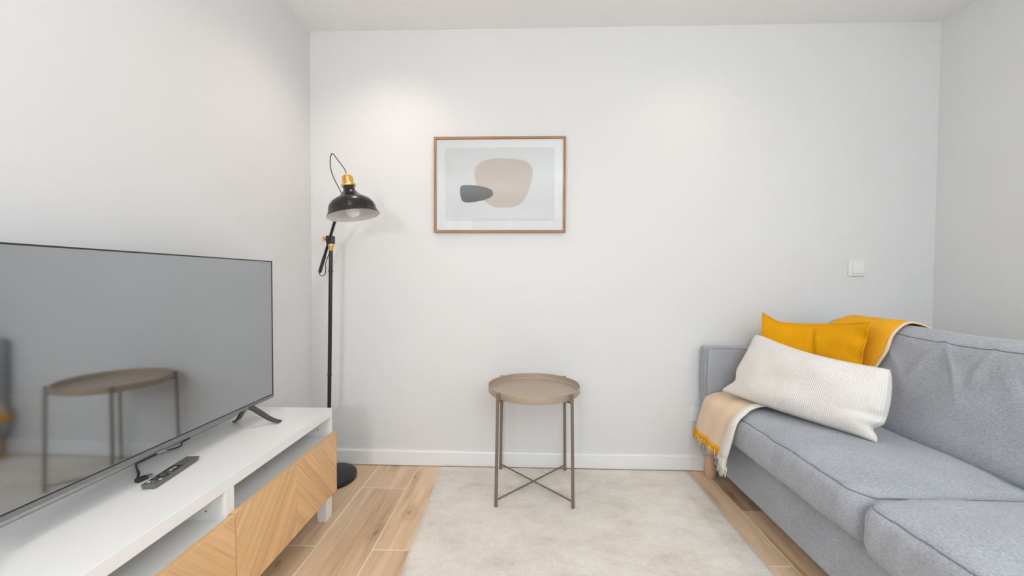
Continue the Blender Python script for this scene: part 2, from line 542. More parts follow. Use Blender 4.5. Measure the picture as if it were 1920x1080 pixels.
# right wall with an unseen window added for fill light (y -2.45..-0.55, z 0.35..2.15)
V, Fc, U = join_geo([box_geo(XR, XR + T, -0.55, YB, -0.1, H), box_geo(XR, XR + T, YF, -2.45, -0.1, H),
                     box_geo(XR, XR + T, -2.45, -0.55, -0.1, 0.35), box_geo(XR, XR + T, -2.45, -0.55, 2.15, H)])
mk('wall_right', V, Fc, MAT['wall'], uvs=U)['kind'] = 'structure'
V, Fc, U = join_geo([box_geo(XR + 0.01, XR + 0.045, y, y + 0.06, 0.35, 2.15) for y in (-2.45, -1.53, -0.61)] +
                    [box_geo(XR + 0.01, XR + 0.04, -2.45, -0.55, z, z + 0.06) for z in (0.35, 2.09)])
mk('added_window_right', V, Fc, MAT['white_plastic'], uvs=U)['kind'] = 'structure'
# rear wall with the balcony window opening (x -1.0..1.9, z 0.1..2.2)
WX0, WX1, WZ0, WZ1 = -1.0, 1.9, 0.10, 2.20
V, Fc, U = join_geo([
    box_geo(XL - T, WX0, YF - T, YF, -0.1, H), box_geo(WX1, XR + T, YF - T, YF, -0.1, H),
    box_geo(WX0, WX1, YF - T, YF, -0.1, WZ0), box_geo(WX0, WX1, YF - T, YF, WZ1, H)])
mk('wall_front', V, Fc, MAT['wall'], uvs=U)['kind'] = 'structure'
V, Fc, U = join_geo(
    [box_geo(WX0 + i * (WX1 - WX0 - 0.06) / 4, WX0 + i * (WX1 - WX0 - 0.06) / 4 + 0.06, YF - 0.045, YF + 0.01, WZ0, WZ1) for i in range(5)] +
    [box_geo(WX0, WX1, YF - 0.04, YF + 0.005, WZ0, WZ0 + 0.06), box_geo(WX0, WX1, YF - 0.04, YF + 0.005, WZ1 - 0.06, WZ1)])
mk('window_1', V, Fc, MAT['white_plastic'], uvs=U)['kind'] = 'structure'

# baseboards: flat board with a small eased top
def baseboard(name, a, b, inward):
    a = Vector(a); b = Vector(b); n = Vector(inward)
    prof = [(0, 0.004), (0.013, 0.004), (0.013, 0.078), (0.010, 0.085), (0.0, 0.086)]
    V, Fc = [], []
    for p in (a, b):
        for d, z in prof:
            V.append(p + n * d + Vector((0, 0, z)))
    m = len(prof)
    for i in range(m):
        j = (i + 1) % m
        Fc.append([i, j, m + j, m + i])
    Fc.append(list(range(m))); Fc.append([m + i for i in range(m)][::-1])
    o = fix_normals(mk(name, V, Fc, MAT['skirting']))
    o['kind'] = 'structure'
baseboard('baseboard_back', (XL, YB, 0), (XR, YB, 0), (0, -1, 0))
baseboard('baseboard_left', (XL, YF, 0), (XL, YB, 0), (1, 0, 0))
baseboard('baseboard_right', (XR, YF, 0), (XR, YB, 0), (-1, 0, 0))

# floor planks, laid lengthways towards the back wall
PW, PL, GAP = 0.2254, 1.2, 0.0040
joint = {0: 1.911, 1: 1.470, -1: 1.482, 7: 1.436, 2: 1.80, 3: 1.15, 4: 1.66, 5: 1.3, 6: 1.95, 8: 1.78, 9: 1.2, -2: 1.9}
col_i = -2
while True:
    px0 = -0.810 + col_i * PW
    px1 = px0 + PW
    if px0 > XR:
        break
    a0, a1 = max(px0 + GAP / 2, XL), min(px1 - GAP / 2, XR)
    if a1 - a0 > 0.01:
        j = joint.get(col_i, 1.0 + 0.37 * ((col_i * 7) % 3))
        y = j + PL
        while y > YF:
            b1, b0 = min(y - GAP / 2, YB), max(y - PL + GAP / 2, YF)
            if b1 - b0 > 0.02:
                vs, fs, uv = box_geo(a0, a1, b0, b1, -0.010, 0.0 + random.uniform(-0.0002, 0.0002), 0.0012, 1, 'y')
                mk('plank', vs, fs, MAT['plank'], floor, False, uv)
            y -= PL
    col_i += 1

# ================================================================== RUG
def rug():
    nx, ny = 120, 170
    y0, y1, x1 = 0.20, 2.138, 0.900
    V, Fc = [], []
    for j in range(ny + 1):
        y = y0 + (y1 - y0) * j / ny
        x0 = -0.434 - 0.026 * (y - 1.34) / 0.80
        for i in range(nx + 1):
            x = x0 + (x1 - x0) * i / nx
            ex = min(i, nx - i); ey = min(j, ny - j)
            e = min(ex, ey)
            z = 0.0105 * (1 - math.exp(-e * 1.3)) + 0.0008
            z += 0.0012 * noise.noise(Vector((x * 9, y * 9, 0))) * min(1, e / 3)
            dx = dy = 0
            if ex == 0:
                dx = 0.0022 * noise.noise(Vector((y * 90, i, 3)))
            if ey == 0:
                dy = 0.002 * noise.noise(Vector((x * 90, j, 5)))
            V.append((x + dx, y + dy, max(z, 0.0006)))
    for j in range(ny):
        for i in range(nx):
            a = j * (nx + 1) + i
            Fc.append([a, a + 1, a + nx + 2, a + nx + 1])
    # backing
    b = len(V)
    V += [(V[0][0], V[0][1], 0.0004), (V[nx][0], V[nx][1], 0.0004), (V[(nx + 1) * (ny + 1) - 1][0], y1, 0.0004), (V[ny * (nx + 1)][0], y1, 0.0004)]
    Fc.append([b + 3, b + 2, b + 1, b])
    o = mk('rug', V, Fc, MAT['rug'], smooth=True, loc=(0.22, 1.17, 0.0))
    tag(o, 'mottled beige short-pile rug on the wood-look floor below the side table', 'rug')
rug()

# ================================================================== MEDIA UNIT
XF, Y1, Y0, XBK = -0.845, 1.682, 0.482, -1.190
ZB, ZT = 0.100, 0.480
unit = thing('media_unit', ((XF + XBK) / 2, (Y0 + Y1) / 2, 0), 'long low white media unit with oak chevron fronts along the left wall', 'media unit')
t_ = 0.018
box('top_panel', XBK, XF, Y0, Y1, ZT - 0.036, ZT, MAT['white_foil'], unit, 0.0012)
box('bottom_panel', XBK, XF, Y0, Y1, ZB, ZB + t_, MAT['white_foil'], unit, 0.001)
box('back_panel', XBK, XBK + 0.006, Y0 + 0.001, Y1 - 0.001, ZB + t_, ZT - 0.036, MAT['white_foil'], unit)
YM = (Y0 + Y1) / 2


def side_panel(y0, y1, face):
    o = box('side_panel', XBK + 0.006, XF, y0, y1, ZB + t_, ZT - 0.036, MAT['white_foil'], unit, 0.0008)
    # shelf pin holes on the face that looks at the compartment
    for xx in (XF - 0.055, XBK + 0.08):
        for zz in (0.388, 0.420):
            yy = y0 - 0.0004 if face < 0 else y1 + 0.0004
            lathe('pin_hole', (xx, yy, zz), (0, face, 0), [(0.0026, -0.001), (0.0026, 0.0003)], MAT['dark_hole'], o, 10)
side_panel(Y1 - t_, Y1, -1)
side_panel(YM, YM + t_, 1)
side_panel(YM - t_, YM, -1)
side_panel(Y0, Y0 + t_, 1)
for (a, b) in ((YM + t_, Y1 - t_), (Y0 + t_, YM - t_)):
    box('shelf', XBK + 0.006, XF - 0.006, a, b, 0.345, 0.361, MAT['white_foil'], unit, 0.0006)
# legs: short white L-shaped blocks under each corner
def unit_leg(x, y, sx, sy):
    a = box_geo(*sorted((x, x - sx * 0.042)), *sorted((y, y - sy * 0.014)), 0, ZB, 0.0015, 1)
    b = box_geo(*sorted((x, x - sx * 0.014)), *sorted((y, y - sy * 0.050)), 0, ZB, 0.0015, 1)
    V, Fc, U = join_geo([a, b])
    mk('leg', V, Fc, MAT['white_metal'], unit, uvs=U)
for yy in (Y0 + 0.03, Y1 - 0.028):
    s = 1 if yy > 1 else -1
    box('leg', XF - 0.042, XF - 0.002, yy - 0.025, yy + 0.025, 0, ZB, MAT['white_metal'], unit, 0.002)
    box('leg', XBK + 0.015, XBK + 0.055, yy - 0.025, yy + 0.025, 0, ZB, MAT['white_metal'], unit, 0.002)


# fronts with chevron veneer strips
def clip_half(poly, nx_, ny_, c):
    out = []
    for i in range(len(poly)):
        p, q = poly[i], poly[(i + 1) % len(poly)]
        dp, dq = nx_ * p[0] + ny_ * p[1] - c, nx_ * q[0] + ny_ * q[1] - c
        if dp <= 0:
            out.append(p)
        if (dp < 0 < dq) or (dq < 0 < dp):
            t = dp / (dp - dq)
            out.append((p[0] + (q[0] - p[0]) * t, p[1] + (q[1] - p[1]) * t))
    return out


def front(y0, y1, z0, z1):
    xa, xb = XF + 0.001, XF + 0.0175
    fr = box('drop_front', xa, xb, y0, y1, z0, z1, MAT['oak_edge'], unit, 0.0006, 1)
    ym = (y0 + y1) / 2
    rnd = random.Random(int(y0 * 1000))
    for (a, b, sgn) in ((y0 + 0.0012, ym - 0.0002, 1), (ym + 0.0002, y1 - 0.0012, -1)):
        # grain direction in (y, z): the strips form an inverted V about the panel's middle
        ang = math.radians(49)
        d = (math.cos(ang), math.sin(ang)) if sgn > 0 else (math.cos(ang), -math.sin(ang))
        n = (-d[1], d[0])
        rect = [(a, z0 + 0.0012), (b, z0 + 0.0012), (b, z1 - 0.0012), (a, z1 - 0.0012)]
        cs = [n[0] * p[0] + n[1] * p[1] for p in rect]
        c = min(cs)
        while c < max(cs):
            w = rnd.choice((0.026, 0.034, 0.042, 0.05))
            g = 0.00025
            poly = clip_half(rect, n[0], n[1], c + w - g)
            if poly:
                poly = clip_half(poly, -n[0], -n[1], -(c + g))
            c += w
            if len(poly) < 3:
                continue
            k = len(poly)
            x0_, x1_ = xb - 0.0003, xb + 0.0006
            off = (rnd.uniform(0, 9), rnd.uniform(0, 9))
            V = [(x0_, p[0], p[1]) for p in poly] + [(x1_, p[0], p[1]) for p in poly]
            Fc = [list(range(k, 2 * k)), list(range(k))[::-1]] + [[i, (i + 1) % k, k + (i + 1) % k, k + i] for i in range(k)]
            uv = [(p[0] * d[0] + p[1] * d[1] + off[0], p[0] * n[0] + p[1] * n[1] + off[1]) for p in poly] * 2
            fix_normals(mk('veneer_strip', V, Fc, MAT['oak'], fr, False, uv))
    return fr
front(YM + 0.001, Y1 + 0.003, 0.113, 0.374)
front(Y0 - 0.001, YM - 0.002, 0.110, 0.370)
# small metal hinge corner showing where the two fronts meet
box('hinge', XF - 0.006, XF + 0.001, YM - 0.008, YM + 0.006, 0.362, 0.372, MAT['hinge_metal'], unit, 0.001)

# ================================================================== TELEVISION
TX, TY1, TZ0, TZ1 = -1.043, 1.581, 0.5617, 1.1217
TY0 = TY1 - 0.968
tv = thing('television', (TX - 0.02, (TY0 + TY1) / 2, ZT), 'large black flat-screen television standing on the white media unit', 'television')
box('housing', TX - 0.026, TX - 0.0015, TY0, TY1, TZ0, TZ1, MAT['tv_body'], tv, 0.002)
box('rear_bulge', TX - 0.060, TX - 0.026, TY0 + 0.12, TY1 - 0.12, TZ0 + 0.03, TZ0 + 0.36, MAT['tv_body'], tv, 0.012)
box('screen', TX - 0.0016, TX, TY0 + 0.004, TY1 - 0.004, TZ0 + 0.009, TZ1 - 0.004, MAT['tv_screen'], tv)
# thin bezel round the glass and a grey lip along the bottom
V, Fc, U = join_geo([box_geo(TX - 0.002, TX + 0.0012, TY0, TY0 + 0.004, TZ0, TZ1), box_geo(TX - 0.002, TX + 0.0012, TY1 - 0.004, TY1, TZ0, TZ1),
                     box_geo(TX - 0.002, TX + 0.0012, TY0, TY1, TZ1 - 0.004, TZ1), box_geo(TX - 0.002, TX + 0.0012, TY0, TY1, TZ0 + 0.006, TZ0 + 0.009)])
mk('bezel', V, Fc, MAT['tv_body'], tv, uvs=U)
box('bottom_lip', TX - 0.024, TX + 0.0022, TY0, TY1, TZ0 - 0.006, TZ0 + 0.006, MAT['tv_lip'], tv, 0.001)


def tv_foot(y, sg=1):
    parts = []
    for pts in ([(TX - 0.008, y - sg * 0.012, TZ0 + 0.004), (TX + 0.012, y + sg * 0.004, TZ0 - 0.016), (TX + 0.056, y + sg * 0.030, ZT + 0.020), (-0.958, y + sg * 0.045, ZT + 0.004)],
                [(TX - 0.008, y - sg * 0.012, TZ0 + 0.004), (TX - 0.032, y + sg * 0.004, TZ0 - 0.016), (TX - 0.072, y + sg * 0.028, ZT + 0.020), (-1.143, y + sg * 0.042, ZT + 0.004)]):
        P = smooth_path(pts, 6)
        n = len(P)
        V, Fc, U = [], [], []
        for i, p in enumerate(P):
            t = (P[min(i + 1, n - 1)] - P[max(i - 1, 0)]).normalized()
            side = Vector((0, 1, 0))
            nn = t.cross(side).normalized()
            w = 0.0125 - 0.003 * i / n
            h = 0.0052 - 0.0022 * i / n
            for sw, sh in ((-1, -1), (1, -1), (1, 1), (-1, 1)):
                q = p + side * (w * sw) + nn * (h * sh)
                q.z = max(q.z, ZT + 0.0003)
                V.append(q); U.append((0, 0))
        for i in range(n - 1):
            for k in range(4):
                k2 = (k + 1) % 4
                Fc.append([i * 4 + k, i * 4 + k2, (i + 1) * 4 + k2, (i + 1) * 4 + k])
        Fc.append([3, 2, 1, 0]); Fc.append([(n - 1) * 4 + k for k in range(4)])
        parts.append((V, Fc, U))
    V, Fc, U = join_geo(parts)
    fix_normals(mk('foot', V, Fc, MAT['tv_foot'], tv, uvs=U))
tv_foot(1.452)
tv_foot(0.650, -1)
# the set is turned a touch towards the camera about its far edge
tv_piv = Vector((TX, TY1, 0))
rm = Matrix.Rotation(-0.012, 4, 'Z')
tv.location = tv_piv + rm @ (Vector(tv.location) - tv_piv)
tv.rotation_euler = (0, 0, -0.012)

# ================================================================== REMOTE CONTROL on the unit
RC = Vector((-1.021, 1.090, ZT + 0.0003))
rd = Vector((-1.034 + 1.011, 1.176 - 1.006, 0)).normalized()
rs = Vector((rd.y, -rd.x, 0))
RL, RW, RH = 0.172, 0.040, 0.014
remote = thing('remote_control', RC, 'slim dark grey remote control lying on the white media unit', 'remote control')


def rpt(a, s, z):
    return RC + rd * a + rs * s + Vector((0, 0, z))


def rbox(name, a0, a1, s0, s1, z0, z1, mat, par, bev=0.0006):
    vs, fs, uv = box_geo(a0, a1, s0, s1, z0, z1, bev, 2)
    return mk(name, [rpt(v.x, v.y, v.z) for v in vs], fs, mat, par, uvs=uv)


def rdisc(name, a, s, r, z0, z1, mat, par, seg=20):
    return lathe(name, rpt(a, s, 0), (0, 0, 1), [(r, z0), (r, z1 - 0.0004), (r * 0.9, z1)], mat, par, seg)
vs, fs, uv = box_geo(-RL / 2, RL / 2, -RW / 2, RW / 2, 0, RH, 0.0, 1)
body = []
for v in vs:
    k = 0.80 if v.z < 0.001 else 1.0
    body.append(rpt(v.x * (0.985 if v.z < 0.001 else 1.0), v.y * k, v.z))
bo = mk('body', body, fs, MAT['remote'], remote)
bm = bmesh.new(); bm.from_mesh(bo.data)
bmesh.ops.bevel(bm, geom=bm.edges[:], offset=0.003, segments=3, affect='EDGES', profile=0.5)
bm.to_mesh(bo.data); bm.free()
rdisc('power_button', -RL / 2 + 0.014, -0.009, 0.0042, RH - 0.0005, RH + 0.0012, MAT['remote_white'], remote)
rdisc('mic_hole', -RL / 2 + 0.012, 0.004, 0.0015, RH - 0.0005, RH + 0.0004, MAT['remote_white'], remote, 10)
rdisc('navigation_ring', -0.036, 0.0, 0.0145, RH - 0.0005, RH + 0.0014, MAT['remote_btn'], remote, 28)
rdisc('select_button', -0.036, 0.0, 0.0065, RH + 0.0008, RH + 0.0022, MAT['remote'], remote)
for a, s in ((-0.058, -0.010), (-0.058, 0.0), (-0.014, -0.011), (-0.014, 0.011)):
    rdisc('button', a, s, 0.0038, RH - 0.0005, RH + 0.0012, MAT['remote_btn'], remote, 14)
rdisc('white_button', -0.058, 0.011, 0.0038, RH - 0.0005, RH + 0.0012, MAT['remote_white'], remote, 14)
rbox('rocker_button', -0.008, 0.014, -0.014, -0.006, RH - 0.0005, RH + 0.0022, MAT['remote_btn'], remote)
rbox('rocker_button', -0.008, 0.014, 0.006, 0.014, RH - 0.0005, RH + 0.0022, MAT['remote_btn'], remote)
for a, s in ((-0.004, 0.0), (0.010, 0.0)):
    rbox('key', a - 0.003, a + 0.003, -0.004, 0.004, RH - 0.0005, RH + 0.0012, MAT['remote_white'], remote, 0.0004)
rbox('app_key', 0.018, 0.024, -0.014, 0.014, RH - 0.0005, RH + 0.0012, MAT['remote_btn'], remote, 0.0004)

# ================================================================== CABLE below the television
cab = thing('charging_cable', (-1.13, 1.15, ZT), 'thin black cable with a small plug on the unit under the television', 'cable')
pts = [(-1.182, 1.330, 0.4835), (-1.180, 1.298, 0.4835), (-1.160, 1.273, 0.4835), (-1.159, 1.252, 0.4835), (-1.170, 1.229, 0.4840)]
tube('cord', smooth_path(pts, 6), 0.0022, MAT['cable'], cab, 8)
tube('coupling', [(-1.170, 1.230, 0.4862), (-1.1715, 1.224, 0.4862), (-1.177, 1.209, 0.4862), (-1.178, 1.203, 0.4862)], [0.0030, 0.0058, 0.0058, 0.0030], MAT['usb_grey'], cab, 8, label='light grey cable coupling')
pts = [(-1.178, 1.204, 0.4840), (-1.180, 1.185, 0.4835), (-1.180, 1.159, 0.4835), (-1.176, 1.135, 0.4835), (-1.130, 1.095, 0.4845), (-1.108, 1.076, 0.4860), (-1.088, 1.054, 0.4870), (-1.079, 1.043, 0.4870)]
tube('cord', smooth_path(pts, 6), [0.0022] * 24 + [0.0032] * 19, MAT['cable'], cab, 8)
pd = Vector((0.006, 0.027, 0)).normalized(); ps = Vector((pd.y, -pd.x, 0)); pc = Vector((-1.074, 1.040, ZT + 0.0004))
def plug_box(name, a0, a1, s0, s1, z0, z1, mat, bev):
    vs, fs, uv = box_geo(a0, a1, s0, s1, z0, z1, bev, 2)
    mk(name, [pc + pd * v.x + ps * v.y + Vector((0, 0, v.z)) for v in vs], fs, mat, cab, uvs=uv)
plug_box('plug_grip', -0.004, 0.022, -0.008, 0.008, 0, 0.0105, MAT['cable'], 0.0015)
plug_box('plug_tip', 0.022, 0.034, -0.0065, 0.0065, 0.002, 0.0085, MAT['hinge_metal'], 0.0005)

# ================================================================== FLOOR LAMP
lamp = thing('floor_lamp', (-1.01, 1.985, 0), 'black adjustable floor lamp with brass fittings in the left corner', 'floor lamp')
LB = (-1.01, 1.985, 0)
lathe('base', LB, (0, 0, 1), [(0.126, 0.0003), (0.131, 0.003), (0.131, 0.021), (0.128, 0.027), (0.120, 0.0295), (0.02, 0.030)], MAT['black_metal'], lamp, 64)
P0, P1 = Vector((-1.019, 1.985, 0.028)), Vector((-0.9955, 1.980, 1.205))
tube('pole', [P0, P1], 0.0095, MAT['black_metal'], lamp, 20)
pdv = (P1 - P0).normalized()
def pole_at(z):
    return P0 + pdv * ((z - P0.z) / pdv.z)
lathe('pole_ring', pole_at(1.090), pdv, [(0.0098, -0.006), (0.0112, -0.004), (0.0112, 0.004), (0.0098, 0.006)], MAT['black_metal'], lamp, 20)
lathe('pole_ring', pole_at(0.55), pdv, [(0.0098, -0.006), (0.0108, -0.004), (0.0108, 0.004), (0.0098, 0.006)], MAT['black_metal'], lamp, 20)
lathe('collar', pole_at(1.198), pdv, [(0.0098, -0.004), (0.0115, 0.0), (0.0115, 0.010), (0.0135, 0.016), (0.0150, 0.020), (0.0150, 0.030), (0.010, 0.034)], MAT['brass'], lamp, 24, label='brass collar')
CL = Vector((-0.9945, 1.976, 1.2500))
box('clamp', CL.x - 0.0165, CL.x + 0.0165, CL.y - 0.020, CL.y + 0.016, CL.z - 0.021, CL.z + 0.020, MAT['black_metal'], lamp, 0.004, 3)
knob = lathe('knob', CL + Vector((-0.016, 0, 0.004)), (-1, 0, 0), [(0.007, 0), (0.007, 0.010), (0.010, 0.011), (0.010, 0.014), (0.006, 0.015), (0.006, 0.019), (0.004, 0.020)], MAT['brass'], lamp, 18, label='brass wing knob')
parts = []
for s in (-1, 1):
    vs, fs, uv = box_geo(-0.004, 0.004, -0.003, 0.003, -0.0075, 0.0075, 0.0025, 2)
    rot = Matrix.Rotation(s * 0.45, 3, 'Y')
    parts.append(([rot @ v + CL + Vector((-0.040, 0, 0.004 + s * 0.009)) for v in vs], fs, uv))
V, Fc, U = join_geo(parts)
mk('wing', V, Fc, MAT['brass'], knob, uvs=U)
# arm through the clamp; it rises towards the shade
A0, AM, A1 = Vector((-1.101, 2.068, 1.086)), Vector((-0.9935, 1.957, 1.250)), Vector((-0.848, 1.800, 1.440))
AM = CL + Vector((0.002, -0.016, 0.0))
tube('arm', [A0, A0.lerp(AM, 0.5), AM, AM.lerp(A1, 0.5), A1], 0.0072, MAT['black_metal'], lamp, 16)
tube('arm_sleeve', [A0 - (AM - A0).normalized() * 0.004, A0, A0.lerp(AM, 0.50), A0.lerp(AM, 0.53)], [0.005, 0.0088, 0.0088, 0.0074], MAT['cable'], lamp, 16)
# the head
HC = Vector((-0.761, 1.720, 1.3315))
HA = (Vector((-0.793, 1.727, 1.507)) - HC).normalized()
outer = [(0.1205, 0.0), (0.1195, 0.004), (0.1135, 0.012), (0.1095, 0.024), (0.1060, 0.042), (0.0985, 0.056), (0.0880, 0.067), (0.0740, 0.076), (0.0600, 0.083), (0.0480, 0.091), (0.0370, 0.101), (0.0290, 0.109), (0.0255, 0.114)]
inner = [(0.0245, 0.112), (0.0355, 0.0995), (0.0465, 0.0890), (0.0585, 0.0812), (0.0725, 0.0740), (0.0865, 0.0650), (0.0970, 0.0540), (0.1043, 0.0410), (0.1078, 0.0235), (0.1118, 0.0115), (0.1185, 0.0030), (0.1203, -0.0002)]
outer = [(r * 0.93, h) for r, h in outer[:-2]] + outer[-2:]
inner = inner[:1] + [(r * 0.93, h) for r, h in inner[1:]]
lathe('shade', HC, HA, outer, MAT['black_shade'], lamp, 72, False, 70)
lathe('shade_lining', HC, HA, inner, MAT['shade_inside'], lamp, 72, False, 70, label='white inside of the lamp shade')
lathe('socket_neck', HC, HA, [(0.0255, 0.100), (0.0255, 0.118), (0.0240, 0.120), (0.0240, 0.133), (0.0200, 0.136)], MAT['black_metal'], lamp, 32)
# brass ribbed crown
lathe('socket_ring', HC, HA, [(0.020, 0.131), (0.0300, 0.132), (0.0315, 0.135), (0.0315, 0.139), (0.0290, 0.142), (0.020, 0.143)], MAT['brass'], lamp, 36, label='brass ring')
V, Fc, U = lathe_geo(HC, HA, [(0.0235, 0.142), (0.0240, 0.146), (0.0240, 0.172), (0.0222, 0.178), (0.0150, 0.183), (0.0090, 0.186), (0.0070, 0.190)], 48)
for i, v in enumerate(V):
    k = i % 48
    ring = i // 48
    if 0 < ring < 4 and (k % 8) in (3, 4, 5):
        c = HC + HA * (v - HC).dot(HA)
        V[i] = c + (v - c) * 0.72
fix_normals(mk('socket_cap', V, Fc, MAT['brass'], lamp, False, U, label='ribbed brass cap'))
bprof = [(0.012, 0.095), (0.013, 0.075), (0.017, 0.064), (0.026, 0.050), (0.0318, 0.035), (0.0325, 0.024), (0.0300, 0.012), (0.0230, 0.001), (0.0130, -0.0055), (0.003, -0.0075)]
lathe('light_bulb', HC, HA, bprof, MAT['bulb'], lamp, 32, True, 80, label='unlit round frosted bulb')
# yoke linking arm end and neck
tube('joint', [A1 + (AM - A1).normalized() * 0.004, A1, HC + HA * 0.118 + (A1 - HC - HA * 0.118).normalized() * 0.020], [0.010, 0.010, 0.008], MAT['black_metal'], lamp, 14)
cpts = [tuple(HC + HA * 0.188), (-0.818, 1.753, 1.550), (-0.854, 1.760, 1.595), (-0.877, 1.768, 1.622), (-0.891, 1.775, 1.612), (-0.897, 1.783, 1.578), (-0.894, 1.790, 1.543), (-0.883, 1.798, 1.508), (-0.849, 1.803, 1.441)]
tube('cord', smooth_path(cpts, 8), 0.0025, MAT['cable_grey'], lamp, 8)
lp = [(-1.101, 2.068, 1.088), (-1.103, 2.070, 1.073), (-1.087, 2.065, 1.064), (-1.070, 2.060, 1.073), (-1.060, 2.050, 1.094), (-1.048, 2.030, 1.133), (-1.010, 1.993, 1.185)]
tube('cord', smooth_path(lp, 8), 0.0022, MAT['cable'], lamp, 8)

# ================================================================== SIDE TABLE
RUGZ = 0.0124
TC = Vector((0.0515, 1.930, 0))
table = thing('side_table', (TC.x, TC.y, RUGZ), 'round taupe metal tray side table standing on the beige rug', 'side table')
TR_, TZ = 0.226, 0.530
lathe('tray', (TC.x, TC.y, 0), (0, 0, 1),
      [(0.205, TZ - 0.034), (TR_ - 0.003, TZ - 0.033), (TR_, TZ - 0.029), (TR_, TZ - 0.001), (TR_ - 0.0012, TZ), (TR_ - 0.0024, TZ - 0.001), (TR_ - 0.0028, TZ - 0.024), (TR_ - 0.006, TZ - 0.0275), (0.10, TZ - 0.0275), (0.002, TZ - 0.0275)],
      MAT['taupe_lit'], table, 96)
LEG = 0.1755
for sx_ in (-1, 1):
    for sy_ in (-1, 1):
        x, y = TC.x + sx_ * LEG, TC.y + sy_ * LEG
        d = Vector((-sx_, -sy_, 0)).normalized()
        top = Vector((x, y, TZ - 0.002)) + d * 0.010
        tube('leg', [Vector((x, y, RUGZ)), Vector((x, y, RUGZ + 0.002)), top], [0.0072, 0.0078, 0.0074], MAT['taupe'], table, 14)
# crossing ring bars under the tray (holding it) and the X stretcher near the floor
for s in (1, -1):
    a = Vector((TC.x - LEG, TC.y - s * LEG, 0)); b = Vector((TC.x + LEG, TC.y + s * LEG, 0))
    tube('stretcher', [a + Vector((0, 0, 0.040)), b + Vector((0, 0, 0.040))], 0.0042, MAT['taupe'], table, 10)
    a2, b2 = a.lerp(b, 0.03), a.lerp(b, 0.97)
    tube('tray_support', [a2 + Vector((0, 0, TZ - 0.040)), b2 + Vector((0, 0, TZ - 0.040))], 0.0055, MAT['taupe'], table, 10)

# ================================================================== PICTURE
PX0, PX1, PZ1, PZ0 = -0.4965, 0.2235, 1.8275, 1.3075
PD = YB
pic = thing('framed_print', ((PX0 + PX1) / 2, PD, PZ0), 'oak framed abstract print of beige and charcoal shapes on the back wall', 'picture')
fw, fd = 0.0125, 0.026


def mitre(name, pts):
    """a frame rail: outer edge a-b, inner edge d-c (x, z), depth fd"""
    V = []
    for yy in (PD - fd, PD - 0.0006):
        V += [(p[0], yy, p[1]) for p in pts]
    Fc = [[0, 1, 2, 3], [7, 6, 5, 4], [0, 4, 5, 1], [1, 5, 6, 2], [2, 6, 7, 3], [3, 7, 4, 0]]
    horiz = abs(pts[0][0] - pts[1][0]) > abs(pts[0][1] - pts[1][1])
    uv = [((v[0], v[2] + v[1]) if horiz else (v[2], v[0] + v[1])) for v in V]
    fix_normals(mk(name, V, Fc, MAT['frame_oak'], pic, False, uv))
ix0, ix1, iz0, iz1 = PX0 + fw, PX1 - fw, PZ0 + fw, PZ1 - fw
mitre('frame_rail', [(PX0, PZ1), (PX1, PZ1), (ix1, iz1), (ix0, iz1)])
mitre('frame_rail', [(PX1, PZ0), (PX0, PZ0), (ix0, iz0), (ix1, iz0)])
mitre('frame_rail', [(PX0, PZ0), (PX0, PZ1), (ix0, iz1), (ix0, iz0)])
mitre('frame_rail', [(PX1, PZ1), (PX1, PZ0), (ix1, iz0), (ix1, iz1)])
# print field sits behind the mount opening
mx0, mx1 = PX0 + 0.060, PX1 - 0.060
mz0, mz1 = PZ0 + 0.062, PZ1 - 0.060
V, Fc, U = join_geo([box_geo(ix0, mx0, PD - 0.0165, PD - 0.0145, iz0, iz1), box_geo(mx1, ix1, PD - 0.0165, PD - 0.0145, iz0, iz1),
                     box_geo(mx0, mx1, PD - 0.0165, PD - 0.0145, iz0, mz0), box_geo(mx0, mx1, PD - 0.0165, PD - 0.0145, mz1, iz1)])
mk('mount', V, Fc, MAT['paper'], pic, uvs=U)
box('print', ix0, ix1, PD - 0.0140, PD - 0.012, iz0, iz1, MAT['art_field'], pic)
KX = 0.72 / 1155.0   # picture-plane scale used for the printed outlines


def blob(name, pts, depth, mat, n=8):
    P = [Vector((PX0 + (x - 160) * KX, 0, PZ1 - (y - 125) * 0.52 / 842.0)) for x, y in pts]
    m = len(P)
    out = []
    for i in range(m):
        p0, p1, p2, p3 = P[i - 1], P[i], P[(i + 1) % m], P[(i + 2) % m]
        for k in range(n):
            t = k / n
            out.append(0.5 * ((2 * p1) + (p2 - p0) * t + (2 * p0 - 5 * p1 + 4 * p2 - p3) * t * t + (3 * p1 - p0 - 3 * p2 + p3) * t ** 3))
    k = len(out)
    V = [(p.x, PD - 0.01405, p.z) for p in out] + [(p.x, PD - depth, p.z) for p in out]
    Fc = [list(range(k, 2 * k)), list(range(k))[::-1]] + [[i, (i + 1) % k, k + (i + 1) % k, k + i] for i in range(k)]
    fix_normals(mk(name, V, Fc, mat, pic))
blob('printed_shape', [(515, 440), (545, 365), (620, 325), (720, 312), (850, 315), (950, 332), (1010, 375), (1028, 440), (1010, 540), (985, 620), (945, 690), (880, 735), (780, 747), (690, 740), (620, 700), (565, 640), (530, 540)], 0.01425, MAT['art_beige'])
blob('printed_shape', [(388, 610), (390, 570), (412, 549), (480, 547), (560, 556), (630, 572), (668, 592), (680, 618), (672, 645), (620, 672), (550, 690), (480, 700), (430, 698), (402, 675)], 0.0144, MAT['art_dark'])
blob('printed_shape', [(552, 557), (600, 564), (640, 576), (668, 592), (679, 618), (671, 645), (640, 664), (606, 676), (590, 650), (570, 600)], 0.01455, MAT['art_olive'], 4)
box('glazing', ix0, ix1, PD - 0.0195, PD - 0.0185, iz0, iz1, MAT['glass'], pic)

